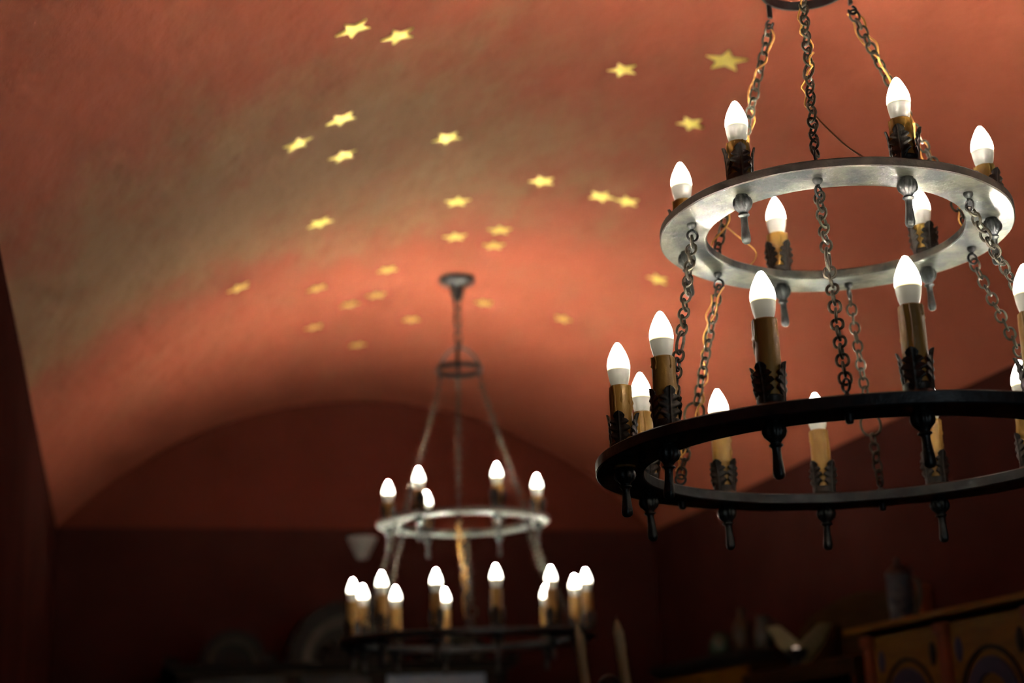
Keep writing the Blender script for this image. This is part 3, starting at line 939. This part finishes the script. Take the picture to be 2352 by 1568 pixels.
# stein on the painted cupboard
st = empty('stein', (1.10, 3.955, 1.724), (0, 0, math.radians(-60)))
tag(st, 'blue and grey stoneware stein with pewter lid on the painted cupboard', 'stein')
def ribs(a, r, z): return r*(1 + .01*math.cos(12*a)) if .03 < z < .13 else r
MB().lathe([(0,0),(.036,0),(.038,.004),(.037,.012),(.034,.018),(.0335,.03),(.0345,.05),(.0350,.08),(.0345,.115),(.033,.13),(.0345,.136),(.033,.142),(.030,.142),(.030,.02),(0,.02)], 36, mod=ribs).build('body', M['stone_blue'], st)
hp = [(.032,0,.122),(.045,0,.128),(.060,0,.118),(.066,0,.095),(.062,0,.065),(.050,0,.042),(.033,0,.034)]
MB().tube(catmull(hp, 5), .0052, 8, ry=.0075).build('handle', M['stone_grey'], st)
b = MB().lathe([(0,.142),(.035,.142),(.036,.146),(.033,.150),(.026,.158),(.014,.168),(.006,.173),(.005,.180),(.008,.186),(.005,.192),(0,.194)], 30)
b.box(.028, .046, -.006, .006, .141, .149, .002); b.box(.040, .046, -.004, .004, .147, .166, .0015)
b.build('lid', M['pewter'], st)

# jugs in the corner
def jug(name, label, loc, prof, mat, handle=None, cat='jug'):
    r = empty(name, loc); tag(r, label, cat)
    MB().lathe(prof, 28).build('body', M[mat], r)
    if handle: MB().tube(catmull(handle, 5), .005, 8).build('handle', M[mat], r)
    return r
jug('jug', 'squat dark green jug at the far end of the corner cupboard', (1.15, 5.42, 1.745),
    [(0,0),(.03,0),(.034,.006),(.042,.03),(.043,.05),(.034,.075),(.026,.085),(.028,.095),(.024,.095),(.022,.084),(0,.08)], 'stone_green',
    [(.03,-.0,.08),(.05,0,.085),(.060,0,.06),(.052,0,.035),(.040,0,.025)])
b_ = jug('bottle', 'tall brown stoneware bottle, middle of the three on the corner cupboard', (1.15, 5.20, 1.745),
    [(0,0),(.034,0),(.036,.005),(.036,.085),(.032,.105),(.020,.125),(.013,.135),(.012,.155),(.015,.16),(.013,.166),(0,.166)], 'stone_brown', None, 'bottle')
b_ = jug('jug', 'grey-green jug nearest the sideboard on the corner cupboard', (1.15, 5.02, 1.745),
    [(0,0),(.026,0),(.029,.005),(.035,.03),(.034,.06),(.026,.085),(.021,.10),(.022,.112),(.025,.118),(.021,.118),(.018,.10),(0,.095)], 'stone_grey',
    [(.022,0,.105),(.040,0,.105),(.052,0,.08),(.048,0,.05),(.034,0,.035)])

# cream folded fan-bowl with a silvered ball on the sideboard
bw = empty('fan_bowl', (1.13, 4.69, 1.656), (0, 0, math.radians(-117)))
tag(bw, 'cream flaring two-winged bowl on the brown sideboard', 'bowl')
b = MB()
b.lathe([(0,.002),(.03,.0),(.034,.004),(.028,.01),(.05,.03),(.085,.07),(.118,.125),(.114,.126),(.08,.074),(.045,.036),(0,.02)], 40,
        mod=lambda a, r, z: r*(1 + .22*math.cos(2*(a - PI/2))*min(1, z/.08)) if z > .03 else r)
b.v = [(x*.55, y*.74, z*1.12 - .060*(max(0, 1 - abs(y)/.085))*min(1, max(0, z-.03)/.09)) for x, y, z in b.v]
b.build('body', M['cream'], bw)
bl = empty('globe_lamp', (1.03, 4.52, 1.656))
tag(bl, 'small glowing globe lamp in a dark cup in front of the cream bowl', 'lamp')
MB().lathe([(0,0),(.026,0),(.028,.003),(.012,.008),(.010,.014),(.026,.022),(.036,.036),(.040,.05),(.037,.05),(.024,.028),(0,.022)], 28).build('cup', M['iron'], bl)
MB().lathe([(.0125*math.sin(PI*i/14), .048 - .0125*math.cos(PI*i/14)) for i in range(15)], 24).build('globe', M['globe'], bl)

# ------------------------------------------------------------------ floor candelabra with two unlit tapers
cd = empty('candelabra', (-.011, 3.30, 0))
tag(cd, 'dark iron standing candelabra under the two unlit tapers, its round knob showing', 'candelabra')
MB().lathe([(0,0),(.17,0),(.175,.008),(.16,.02),(.06,.035),(.03,.06),(.02,.09),(0,.09)], 36).build('foot', M['iron'], cd)
MB().lathe([(0,.07),(.016,.07),(.012,.2),(.012,.68),(.022,.70),(.022,.72),(.012,.74),(.011,1.36),(.018,1.375),(.018,1.395),(.010,1.41),(.009,1.505),(.014,1.512),(.0,1.514)], 24).build('pole', M['iron'], cd)
MB().lathe([(.026*math.sin(PI*k/16), 1.536 - .026*math.cos(PI*k/16)) for k in range(17)], 28).build('knob', M['darkwood'], cd)
for sx, bx in ((-1, -.048), (1, .048)):
    MB().tube(catmull([(0,0,1.385),(sx*.02,-.004,1.375),(sx*.042,-.004,1.385),(bx,0,1.425)], 6), .0055, 8).build('arm', M['iron'], cd)
    MB().lathe([(0,1.42),(.006,1.42),(.02,1.428),(.030,1.436),(.031,1.440),(.020,1.440),(.0165,1.445),(.0165,1.475),(.0135,1.475),(.0135,1.452),(0,1.452)], 28, mt=T((bx,0,0))).build('candle_socket', M['iron'], cd)
def taper(label, base, top, r, mat='taper'):
    base, top = Vector(base), Vector(top)
    d = top - base; L = d.length
    o = empty('taper_candle', base); tag(o, label, 'candle')
    o.rotation_mode = 'QUATERNION'; o.rotation_quaternion = Vector((0,0,1)).rotation_difference(d.normalized())
    def wob(a, rr, z): return rr*(1 + .05*math.sin(2*a + z*30) + .05*math.cos(3*a - z*20))
    b = MB().lathe([(0,0),(r,0),(r*1.0,L*.3),(r*.98,L*.6),(r*.93,L-.042),(r*.82,L-.026),(r*.48,L-.012),(r*.22,L-.006),(0,L-.004)], 22, mod=wob)
    for k in range(3):
        a = 2.2 + k*1.7
        b.tube([(r*.9*math.cos(a), r*.9*math.sin(a), L-.030-.018*i) for i in range(4)], [.002,.0022,.0026,.001], 6)
    b.build('wax', M['taper'], o)
    MB().tube([(0,0,L-.008),(.0006,0,L-.001),(.0016,.0003,L+.005)], .0011, 6).build('wick', M['wick'], o)
    return o
taper('left unlit beige taper leaning in front of the far chandelier rim', (-.059, 3.30, 1.453), (-.081, 3.30, 1.681), .0112)
taper('right unlit beige taper with burnt tip, right of the far chandelier', (.037, 3.30, 1.453), (.0125, 3.30, 1.687), .0118)
